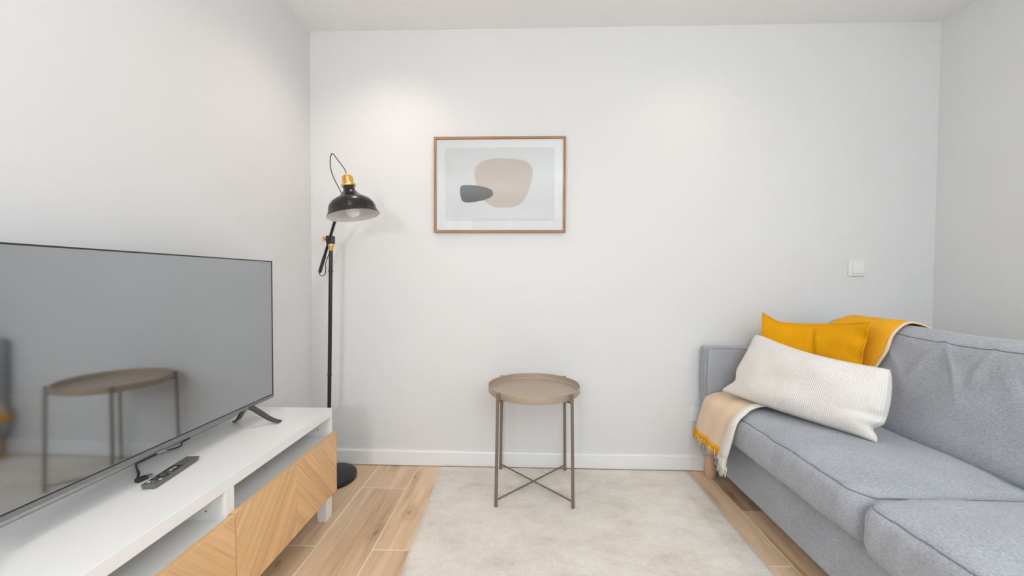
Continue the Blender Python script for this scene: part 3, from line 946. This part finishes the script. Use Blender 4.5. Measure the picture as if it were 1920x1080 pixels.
# ================================================================== SWITCH AND SOCKET
def wall_plate(name, xc, zc, label, cat, sock=False):
    r = thing(name, (xc, YB, zc), label, cat)
    h = 0.0425
    box('plate', xc - h, xc + h, YB - 0.009, YB - 0.0003, zc - h, zc + h, MAT['white_plastic'], r, 0.003, 3)
    if not sock:
        box('surround', xc - 0.0315, xc + 0.0315, YB - 0.0105, YB - 0.008, zc - 0.0315, zc + 0.0315, MAT['white_plastic'], r, 0.001)
        # rocker, tilted a touch
        vs, fs, uv = box_geo(xc - 0.028, xc + 0.028, YB - 0.016, YB - 0.010, zc - 0.028, zc + 0.028, 0.0012, 2)
        vs = [Vector((v.x, v.y + (v.z - zc) * 0.06, v.z)) for v in vs]
        mk('rocker', vs, fs, MAT['white_plastic'], r, uvs=uv)
    else:
        lathe('socket_well', (xc, YB - 0.009, zc), (0, -1, 0), [(0.024, -0.002), (0.024, 0.0015), (0.021, 0.0015), (0.0195, -0.006), (0.002, -0.006)], MAT['white_plastic'], r, 32)
        for s in (-1, 1):
            lathe('pin_hole', (xc + s * 0.0095, YB - 0.0036, zc), (0, -1, 0), [(0.0026, 0), (0.0026, 0.0008)], MAT['dark_hole'], r, 12)
wall_plate('light_switch', 1.788, 1.117, 'square white rocker light switch on the wall above the sofa', 'light switch')
wall_plate('wall_socket', 0.958, 0.316, 'white wall socket mostly hidden beside the end of the sofa arm', 'socket', True)

# ================================================================== SOFA
AX0 = 0.955           # front of the arms
SX0 = 0.962           # front of the seat cushions
SY1 = 2.135           # outer side of the far arm
SY0 = 0.090
sofa = thing('sofa', (1.40, (SY0 + SY1) / 2, 0), 'blue-grey fabric two-cushion sofa with pale round legs along the right wall', 'sofa')


def soft_box(name, x0, x1, y0, y1, z0, z1, r, mat, parent, post=None, n=(10, 10, 6), rib=None, **kw):
    """rounded, padded block: every face is a grid, the edges are rounded by r, then post() shapes it"""
    c = Vector(((x0 + x1) / 2, (y0 + y1) / 2, (z0 + z1) / 2))
    hs = Vector(((x1 - x0) / 2, (y1 - y0) / 2, (z1 - z0) / 2))
    idx, V, Fc = {}, [], []

    def pos(a, b, d):
        p = Vector((a * hs.x, b * hs.y, d * hs.z))
        q = Vector([max(-(hs[i] - r), min(hs[i] - r, p[i])) for i in range(3)])
        dl = p - q
        if dl.length > 1e-9:
            dl = dl.normalized() * r
        w = c + q + dl
        return post(w, a, b, d) if post else w

    def graded(k, m, h):
        """grid lines crowd towards the rounded edge"""
        t = -1 + 2 * k / m
        return math.copysign(1 - (1 - abs(t)) ** 1.0, t)

    def vid(a, b, d):
        key = (round(a, 5), round(b, 5), round(d, 5))
        if key not in idx:
            idx[key] = len(V); V.append(pos(a, b, d))
        return idx[key]
    A = [[], [], []]
    for i in range(3):
        e = min(0.95, r / hs[i])
        inner_n = n[i]
        arr = [-1, -1 + e * 0.12, -1 + e * 0.3, -1 + e * 0.6]
        arr += [-(1 - e) + 2 * (1 - e) * k / inner_n for k in range(inner_n + 1)]
        arr += [1 - e * 0.6, 1 - e * 0.3, 1 - e * 0.12, 1]
        A[i] = arr
    for s in (-1, 1):
        for ax in range(3):
            o1, o2 = [(1, 2), (0, 2), (0, 1)][ax]
            for i in range(len(A[o1]) - 1):
                for j in range(len(A[o2]) - 1):
                    q = []
                    for (p1, p2) in ((i, j), (i + 1, j), (i + 1, j + 1), (i, j + 1)):
                        t = [0, 0, 0]; t[ax] = s; t[o1] = A[o1][p1]; t[o2] = A[o2][p2]
                        q.append(vid(*t))
                    Fc.append(q)
    o = fix_normals(mk(name, V, Fc, mat, parent, True, **kw))
    return o, pos


def wr(p, amp, sc, seed=0, st=(1, 1, 1)):
    return amp * noise.noise(Vector((p.x * sc * st[0] + seed, p.y * sc * st[1], p.z * sc * st[2])))


# arms: flat slabs with a welted edge
def arm(y0, y1):
    def post(w, a, b, d):
        # underside tapers up towards the outside; cloth puckers near the front edge
        if d < 0:
            out = (b if y1 > 1 else -b)
            w.z += 0.016 * max(0, out) * (-d)
        w.x += wr(w, 0.004, 9, 2) if a < -0.5 else 0
        w.y += wr(w, 0.003, 7, 5)
        return w
    o, pos = soft_box('arm', AX0, 1.76, y0, y1, 0.125, 0.697, 0.014, MAT['sofa'], sofa, post, (16, 4, 14))
    yi = -1 if y1 > 1 else 1
    path = [pos(-1, yi, -0.92 + 1.92 * k / 30) for k in range(31)] + [pos(-1 + 2 * k / 30, yi, 1) for k in range(1, 31)]
    tube('seam', path, 0.0022, MAT['sofa_pipe'], o, 6)
    path = [pos(-1, -yi, -0.92 + 1.92 * k / 30) for k in range(31)]
    tube('seam', path, 0.0018, MAT['sofa_pipe'], o, 6)
arm(2.046, SY1)
arm(SY0, SY0 + 0.089)
IY0, IY1 = SY0 + 0.089, 2.046

# base frame (upholstered front rail and deck)
def post_base(w, a, b, d):
    w.x += (wr(w, 0.003, 6, 9) + 0.018 * (d + 1)) if a < 0 else 0
    return w
soft_box('base', 0.994, 1.78, IY0 - 0.002, IY1 + 0.002, 0.088, 0.292, 0.012, MAT['sofa'], sofa, post_base, (8, 30, 5))
# back frame
soft_box('back_frame', 1.66, 1.83, SY0, SY1, 0.10, 0.80, 0.03, MAT['sofa'], sofa, None, (4, 24, 8))
# legs
for lx, ly in ((1.006, 2.100), (1.76, 2.100), (1.006, 0.125), (1.76, 0.125)):
    lathe('leg', (lx, ly, 0), (0, 0, 1), [(0.0270, 0.0003), (0.0290, 0.002), (0.0305, 0.120), (0.0305, 0.150)], MAT['beech'], sofa, 32, label='pale round wooden leg')

# seat cushions
YC = 1.118


def seat(y0, y1, seed, dx, dz):
    def post(w, a, b, d):
        if d > 0:
            w.z += d * (0.030 * (1 - a * a) * (1 - b ** 4) + 0.004 * (1 - b ** 4))
            # light creases running back from the front edge
            fz = max(0.0, 1 - 2.4 * abs(noise.noise(Vector((w.y * 7 + w.x * 5, w.x * 3 - w.y * 1.5, seed))))) ** 3
            w.z += 0.006 * fz * max(0, 1 - abs(a + 0.45) * 1.5) * max(0.08, b - 0.15)
        if d < 0:
            w.z += 0.012 * (1 - b ** 2) * 0
        if a < 0:
            w.x -= -a * (0.012 * (1 - d * d) + 0.006 * (1 - b ** 4))
            w.x += wr(w, 0.004, 14, seed, (1, 1, .5))
            w.x -= 0.005 * max(0.0, 1 - 2.5 * abs(noise.noise(Vector((w.y * 16 + w.z * 8, w.z * 3, seed + 6))))) ** 2
        # ends round over in plan
        e = max(0.0, abs(b) - 0.86) / 0.14
        if a < 0:
            w.x += 0.040 * e * e * (-a)
        w.z += wr(w, 0.004, 5, seed + 3)
        return w
    o, pos = soft_box('seat_cushion', SX0 + dx, 1.56, y0, y1, 0.286, 0.440 + dz, 0.040, MAT['sofa'], sofa, post, (34, 84, 8))
    path = [pos(-1, -1 + 2 * k / 60, 1) for k in range(61)]
    path = path[:] + [pos(-1 + 2 * k / 40, 1, 1) for k in range(1, 41)]
    path = [pos(-1 + 2 * k / 40, -1, 1) for k in range(40, 0, -1)] + path
    tube('piping', path, 0.0024, MAT['sofa_pipe'], o, 6)
    return o
seat(YC, 2.043, 1, 0.0, 0.0)
seat(IY0 + 0.003, YC - 0.002, 2, -0.022, 0.006)

# back cushions: profile leaning back, rounded top
BPROF = [(1.50, 0.440), (1.452, 0.452), (1.442, 0.500), (1.462, 0.580), (1.482, 0.680), (1.498, 0.760), (1.512, 0.812), (1.532, 0.842), (1.568, 0.861), (1.605, 0.863), (1.655, 0.845), (1.692, 0.805), (1.700, 0.700), (1.672, 0.560), (1.640, 0.450)]
BP = smooth_path([(p[0], 0, p[1]) for p in BPROF], 5)


def back_cushion(y0, y1, seed):
    ny = 150
    m = len(BP)
    ctr = Vector((1.58, 0, 0.655))
    V, Fc, U = [], [], []
    for j in range(ny + 1):
        b = -1 + 2 * j / ny
        b = math.copysign(abs(b) ** 0.8, b)
        y = (y0 + y1) / 2 + b * (y1 - y0) / 2
        e = max(0.0, abs(b) - 0.90) / 0.10
        k = 1 - 0.30 * (1 - math.sqrt(max(0.0, 1 - e * e)))
        for i, p in enumerate(BP):
            q = ctr + (p - ctr) * k
            if p.z < 0.47:
                q.z = p.z
            w = Vector((q.x, y, q.z))
            u = i / m
            nrm = Vector((p.x - ctr.x, 0, p.z - ctr.z)).normalized()
            # vertical puckers below the top seam, a slow belly lower down
            top = math.exp(-((p.z - 0.745) / 0.095) ** 2) if p.x < 1.56 else 0
            f1 = 1 - abs(noise.noise(Vector((y * 7.5 + p.z * 5.0 + seed * 3, p.z * 2.2, seed)))) * 2.2
            f2 = 1 - abs(noise.noise(Vector((y * 6.0 - p.z * 3.5 + seed * 5, p.z * 1.6, seed + 8)))) * 2.2
            w += nrm * (top * (0.011 * max(0.0, f1) ** 4 + 0.009 * max(0.0, f2) ** 4 - 0.006))
            w += nrm * (0.010 * noise.noise(Vector((y * 3.2, p.z * 3.5, seed))))
            w += nrm * (0.012 * (1 - b * b) * math.sin(min(1, u * 2.2) * math.pi) if p.x < 1.56 else 0)
            V.append(w); U.append((y, u))
    for j in range(ny):
        for i in range(m):
            i2 = (i + 1) % m
            Fc.append([j * m + i, j * m + i2, (j + 1) * m + i2, (j + 1) * m + i])
    Fc.append(list(range(m))); Fc.append([ny * m + i for i in range(m)][::-1])
    o = auto_smooth(fix_normals(mk('back_cushion', V, Fc, MAT['sofa'], sofa, True, U)), 60)
    si = min(range(m), key=lambda i: (BP[i] - Vector((1.524, 0, 0.829))).length)
    path = [V[j * m + si] for j in range(1, ny)]
    tube('seam', path, 0.0020, MAT['sofa_pipe'], o, 6)
    return o
back_cushion(YC, 2.040, 1.0)
back_cushion(IY0 + 0.003, YC - 0.003, 6.0)

# ================================================================== THROW
throw = thing('throw_blanket', (1.30, 1.88, 0.44), 'fringed ochre and peach throw over the sofa back and front edge by the far arm', 'throw blanket')
# path over the sofa: (x, z, y at the far edge, y at the near edge)
TP = [(1.725, 0.640, 1.990, 1.600), (1.722, 0.760, 1.990, 1.600), (1.704, 0.820, 1.960, 1.640), (1.662, 0.855, 1.935, 1.640), (1.608, 0.876, 1.925, 1.636), (1.562, 0.876, 1.930, 1.630), (1.522, 0.854, 1.945, 1.622),
      (1.496, 0.818, 1.975, 1.622), (1.480, 0.760, 1.985, 1.625), (1.463, 0.680, 1.985, 1.655), (1.443, 0.580, 1.985, 1.685), (1.423, 0.515, 1.985, 1.700), (1.395, 0.489, 1.985, 1.705),
      (1.300, 0.490, 1.990, 1.705), (1.190, 0.488, 2.000, 1.712), (1.090, 0.484, 2.015, 1.765), (1.020, 0.474, 2.030, 1.752), (0.972, 0.458, 2.040, 1.722), (0.944, 0.432, 2.046, 1.716), (0.932, 0.395, 2.052, 1.722), (0.926, 0.330, 2.082, 1.738), (0.924, 0.240, 2.122, 1.768)]
TPX = smooth_path([(p[0], p[1], 0) for p in TP], 4)
TPY = smooth_path([(p[2], p[3], 0) for p in TP], 4)
NS = len(TPX) - 1
CREASE = 12 * 4      # path index where ochre gives way to peach


def throw_pt(i, t, lift=0.0):
    """i: path index, t: 0 at the far edge .. 1 at the near edge"""
    p = TPX[i]; y = TPY[i].x + (TPY[i].y - TPY[i].x) * t
    a, b = TPX[max(0, i - 1)], TPX[min(NS, i + 1)]
    d = (b - a).normalized()
    n = Vector((d.y, 0, -d.x))          # outward (x, z) normal
    hang = max(0.0, (i - 17 * 4) / (NS - 17 * 4))
    fold = 0.003 * math.sin(t * 17 + i * 0.05) * (0.35 + hang * 1.7) + 0.003 * noise.noise(Vector((i * 0.12, t * 5, 2)))
    w = Vector((p.x, y, p.y)) + Vector((n.x, 0, n.z)) * (fold + lift)
    if hang > 0:
        w.z -= hang * 0.060 * t * 0.0
    return w


def throw_strip(name, i0, i1, t0, t1, nt_, mat, thick, lift=0.0, **kw):
    V, Fc = [], []
    cols = nt_ + 1
    rows = i1 - i0 + 1
    for side in (0, 1):
        for i in range(i0, i1 + 1):
            for k in range(cols):
                ta = t0(i) if callable(t0) else t0
                t = ta + (t1 - ta) * k / nt_
                edge = 0.25 if (k in (0, nt_)) else 1.0
                V.append(throw_pt(i, t, lift + (thick * edge if side else 0.0)))
    off = rows * cols
    for i in range(rows - 1):
        for k in range(nt_):
            a = i * cols + k
            Fc.append([a, a + 1, a + cols + 1, a + cols])
            Fc.append([off + a + cols, off + a + cols + 1, off + a + 1, off + a])
    ring = [k for k in range(cols)] + [i * cols + cols - 1 for i in range(1, rows)] + [(rows - 1) * cols + k for k in range(cols - 2, -1, -1)] + [i * cols for i in range(rows - 2, 0, -1)]
    for q in range(len(ring)):
        a, b = ring[q], ring[(q + 1) % len(ring)]
        Fc.append([a, b, off + b, off + a])
    return fix_normals(mk(name, V, Fc, mat, throw, True, **kw))
throw_strip('ochre_panel', 0, CREASE, 0.0, 0.965, 26, MAT['ochre_throw'], 0.006, 0.0, label='plain ochre face over the sofa back')
throw_strip('edge_band', 0, CREASE, 0.955, 1.0, 3, MAT['pale_edge'], 0.0075, -0.0005, label='pale peach edge of the ochre face')
throw_strip('peach_panel', CREASE, NS, 0.0, 0.87, 28, MAT['peach_throw'], 0.006, 0.0, label='peach beige face over the seat front')
throw_strip('edge_band', CREASE, NS, lambda i: 0.86 - 0.09 * max(0.0, (i - 72) / (NS - 72)), 1.0, 6, MAT['cream_throw'], 0.012, -0.001, label='turned cream edge')
throw_strip('hem_band', NS - 1, NS, 0.0, 0.79, 26, MAT['ochre_throw'], 0.008, 0.0, label='ochre hem band')


def fringe(name, t0, t1, count, l0, l1, mat, seed, spread=0.006, rad=0.0027, tip=None, zoff=0.0):
    rnd = random.Random(seed)
    parts = []
    for k in range(count):
        t = t0 + (t1 - t0) * (k + 0.5) / count
        p = throw_pt(NS, t, 0.003) + Vector((rnd.uniform(-0.003, 0.003), rnd.uniform(-0.003, 0.003), 0.004 + zoff))
        L = rnd.uniform(l0, l1)
        drift = Vector((rnd.uniform(-spread, spread) * 0.6, rnd.uniform(-spread, spread) + 0.006, 0))
        q1 = p + Vector((0, 0, -L * 0.45)) + drift * 0.5
        q2 = p + Vector((0, 0, -L)) + drift * 1.6
        parts.append(tube_geo([p, q1, q2], [rad, rad, rad * 0.6], 5))
    V, Fc, U = join_geo(parts)
    o = fix_normals(mk(name, V, Fc, mat, throw, True, U))
    o['kind'] = 'stuff'
    return o
o = fringe('fringe', 0.0, 0.80, 120, 0.030, 0.044, MAT['ochre_throw'], 3); o['label'] = 'ochre fringe roots'
o = fringe('fringe', 0.02, 0.80, 60, 0.040, 0.060, MAT['cream_throw'], 5, 0.010, 0.0018); o['label'] = 'cream fringe tips'
# cream edge hangs lower, with its own tassels
def cream_tail():
    cols, rows = 8, 10
    V, Fc = [], []
    for side in (0, 1):
        for i in range(rows):
            for k in range(cols):
                t = 0.77 + 0.23 * k / (cols - 1)
                w = throw_pt(NS, t, 0.010 if side else -0.002)
                s = i / (rows - 1)
                w += Vector((0.002 * math.sin(k * 1.7) * s, 0.012 * s - 0.004 * s * (k / (cols - 1) - 0.4), 0.004 - 0.050 * s * (0.75 + 0.5 * k / cols)))
                V.append(w)
    off = rows * cols
    for i in range(rows - 1):
        for k in range(cols - 1):
            a = i * cols + k
            Fc.append([a, a + 1, a + cols + 1, a + cols]); Fc.append([off + a + cols, off + a + cols + 1, off + a + 1, off + a])
    ring = [k for k in range(cols)] + [i * cols + cols - 1 for i in range(1, rows)] + [(rows - 1) * cols + k for k in range(cols - 2, -1, -1)] + [i * cols for i in range(rows - 2, 0, -1)]
    for q in range(len(ring)):
        a, b = ring[q], ring[(q + 1) % len(ring)]
        Fc.append([a, b, off + b, off + a])
    fix_normals(mk('edge_tail', V, Fc, MAT['cream_throw'], throw, True, label='cream turned end of the throw'))
cream_tail()
o = fringe('fringe', 0.77, 1.0, 46, 0.034, 0.058, MAT['cream_throw'], 9, 0.012, 0.0020, zoff=-0.040); o['label'] = 'cream tassels'

# ================================================================== CUSHIONS
def pillow(name, surf, nvec, thick, mat, label, nu=64, nv=44, bow_u=(0.02, 0.02), bow_v=(0.02, 0.02), flange=0.0, power=0.42, rib=0.0, wrinkle=0.006, seed=0, ribn=78, sag=None, blunt=None):
    """surf(u, v): middle surface, u, v in -1..1; both faces swell along nvec and meet in a seam"""
    V, Fc, U = [], [], []

    def mid(u, v):
        p = surf(u, v)
        du = (surf(min(1, u + .01), v) - surf(max(-1, u - .01), v)).normalized()
        dv = (surf(u, min(1, v + .01)) - surf(u, max(-1, v - .01))).normalized()
        p = p - du * (bow_u[u > 0] * u * abs(u) * (1 - v * v)) - dv * (bow_v[v > 0] * v * abs(v) * (1 - u * u))
        if blunt:
            k = max(0.0, abs(u) + abs(v) - 1.70) / 0.30
            p = p - (du * math.copysign(1, u) + dv * math.copysign(1, v)) * (blunt[(u > 0, v > 0)] * k * k)
        return p, du.cross(dv).normalized()
    grid = {}
    for side in (1, -1):
        for j in range(nv + 1):
            for i in range(nu + 1):
                a = -1 + 2 * i / nu; b = -1 + 2 * j / nv
                u = math.sin(a * math.pi / 2) * 0.55 + a * 0.45
                v = math.sin(b * math.pi / 2) * 0.55 + b * 0.45
                border = i in (0, nu) or j in (0, nv)
                key = (0 if border else side, i, j)
                if key in grid:
                    continue
                p, n = mid(u, v)
                if n.dot(nvec) < 0:
                    n = -n
                uu = min(1, abs(u) / (1 - flange)); vv = min(1, abs(v) / (1 - flange))
                h = ((1 - uu ** 2) * (1 - vv ** 2)) ** power
                h *= thick / 2
                if not border:
                    h += 0.0022
                    h += wrinkle * noise.noise(Vector((u * 2.2 + seed, v * 2.2, side * 3))) * min(1, (1 - max(uu, vv)) * 6)
                    if sag and side > 0:
                        h += sag(u, v)
                w = p + n * (h * side)
                if border and rib:
                    w += n * (rib * math.sin(u * math.pi * ribn)) if j in (0, nv) else n * (rib * math.sin(v * 60))
                grid[key] = len(V); V.append(w); U.append((0.5 + u / 2, 0.5 + v / 2))

    def gid(side, i, j):
        return grid[(0 if (i in (0, nu) or j in (0, nv)) else side, i, j)]
    for side in (1, -1):
        for j in range(nv):
            for i in range(nu):
                q = [gid(side, i, j), gid(side, i + 1, j), gid(side, i + 1, j + 1), gid(side, i, j + 1)]
                Fc.append(q if side > 0 else q[::-1])
    c = sum(V, Vector()) / len(V)
    root = thing(name, surf(0, -1), label, 'cushion')
    cover = fix_normals(mk('cover', V, Fc, mat, root, True, U))
    edge = [gid(1, i, 0) for i in range(nu)] + [gid(1, nu, j) for j in range(nv)] + [gid(1, nu - i, nv) for i in range(nu)] + [gid(1, 0, nv - j) for j in range(nv)]
    return root, cover, [V[k] for k in edge], c


# mustard cushion bent into the corner behind the cream one
def quad_curve(a, m, b, t):
    # passes through m at t = 0.5
    c = m * 2 - (a + b) / 2
    return a * (1 - t) ** 2 + c * (2 * t * (1 - t)) + b * t * t


mt = (Vector((1.192, 1.955, 0.850)), Vector((1.395, 1.925, 0.858)), Vector((1.462, 1.685, 0.875)))
mb = (Vector((1.115, 1.945, 0.500)), Vector((1.330, 1.850, 0.500)), Vector((1.385, 1.650, 0.505)))


def must_surf(u, v):
    t = (u + 1) / 2
    p = quad_curve(*mb, t).lerp(quad_curve(*mt, t), (v + 1) / 2)
    # the top left corner stands up like an ear
    ear = max(0.0, 1 - (u + 1) / 0.34) ** 1.4 * max(0.0, (v - 0.2) / 0.8)
    flut = 0.007 * math.sin(v * 13) * max(0.0, (u - 0.80) / 0.20)
    return p + Vector((-0.012 * ear + flut, 0.004 * ear + flut * 0.6, 0.040 * ear))


def must_sag(u, v):
    # crease where the cushion folds into the corner
    return -0.020 * math.exp(-((u - 0.12 + 0.10 * v) / 0.07) ** 2) * (0.4 + 0.6 * (v + 1) / 2) * (1 - abs(v) ** 3)
rootm, cov, edge, cc = pillow('mustard_cushion', must_surf, Vector((-0.7, -0.7, 0.1)), 0.105, MAT['ochre'], 'mustard yellow square cushion wedged in the sofa corner behind the cream one',
                              60, 50, (0.012, 0.016), (0.022, 0.020), 0.05, 0.5, 0.0, 0.013, 4, sag=must_sag)
tube('seam', edge + [edge[0]], 0.0030, MAT['ochre'], rootm, 6)

# cream corduroy cushion leaning in front
cBL, cBR, cTL, cTR = Vector((0.978, 1.940, 0.505)), Vector((1.258, 1.420, 0.478)), Vector((1.130, 1.925, 0.797)), Vector((1.362, 1.480, 0.722))


def cream_surf(u, v):
    s, t = (u + 1) / 2, (v + 1) / 2
    p = cBL.lerp(cBR, s).lerp(cTL.lerp(cTR, s), t)
    # the near end is pinched above its lower corner, which hangs out as a soft ear
    pinch = math.exp(-((v + 0.70) / 0.13) ** 2) * max(0.0, (u - 0.6) / 0.4) ** 2
    p += (cBL - cBR).normalized() * (0.022 * pinch)
    # the far end draws in above its long lower corner
    draw = math.exp(-((v + 0.60) / 0.22) ** 2) * max(0.0, (-u - 0.6) / 0.4) ** 2
    return p + (cBR - cBL).normalized() * (0.030 * draw)
rootc, cov, edge, cc = pillow('cream_cushion', cream_surf, Vector((-0.8, -0.5, 0.3)), 0.150, MAT['cord'], 'cream ribbed oblong cushion leaning at the front of the sofa corner',
                              150, 44, (0.020, -0.016), (-0.006, 0.028), 0.0, 0.36, 0.0020, 0.014, 11, ribn=88, blunt={(False, True): 0.012, (True, True): 0.002, (True, False): -0.006, (False, False): 0.0},
                              sag=lambda u, v: -0.018 * math.exp(-((v + 0.45 - 0.35 * (u - 0.75)) / 0.10) ** 2) * max(0.0, (u - 0.45) / 0.55))
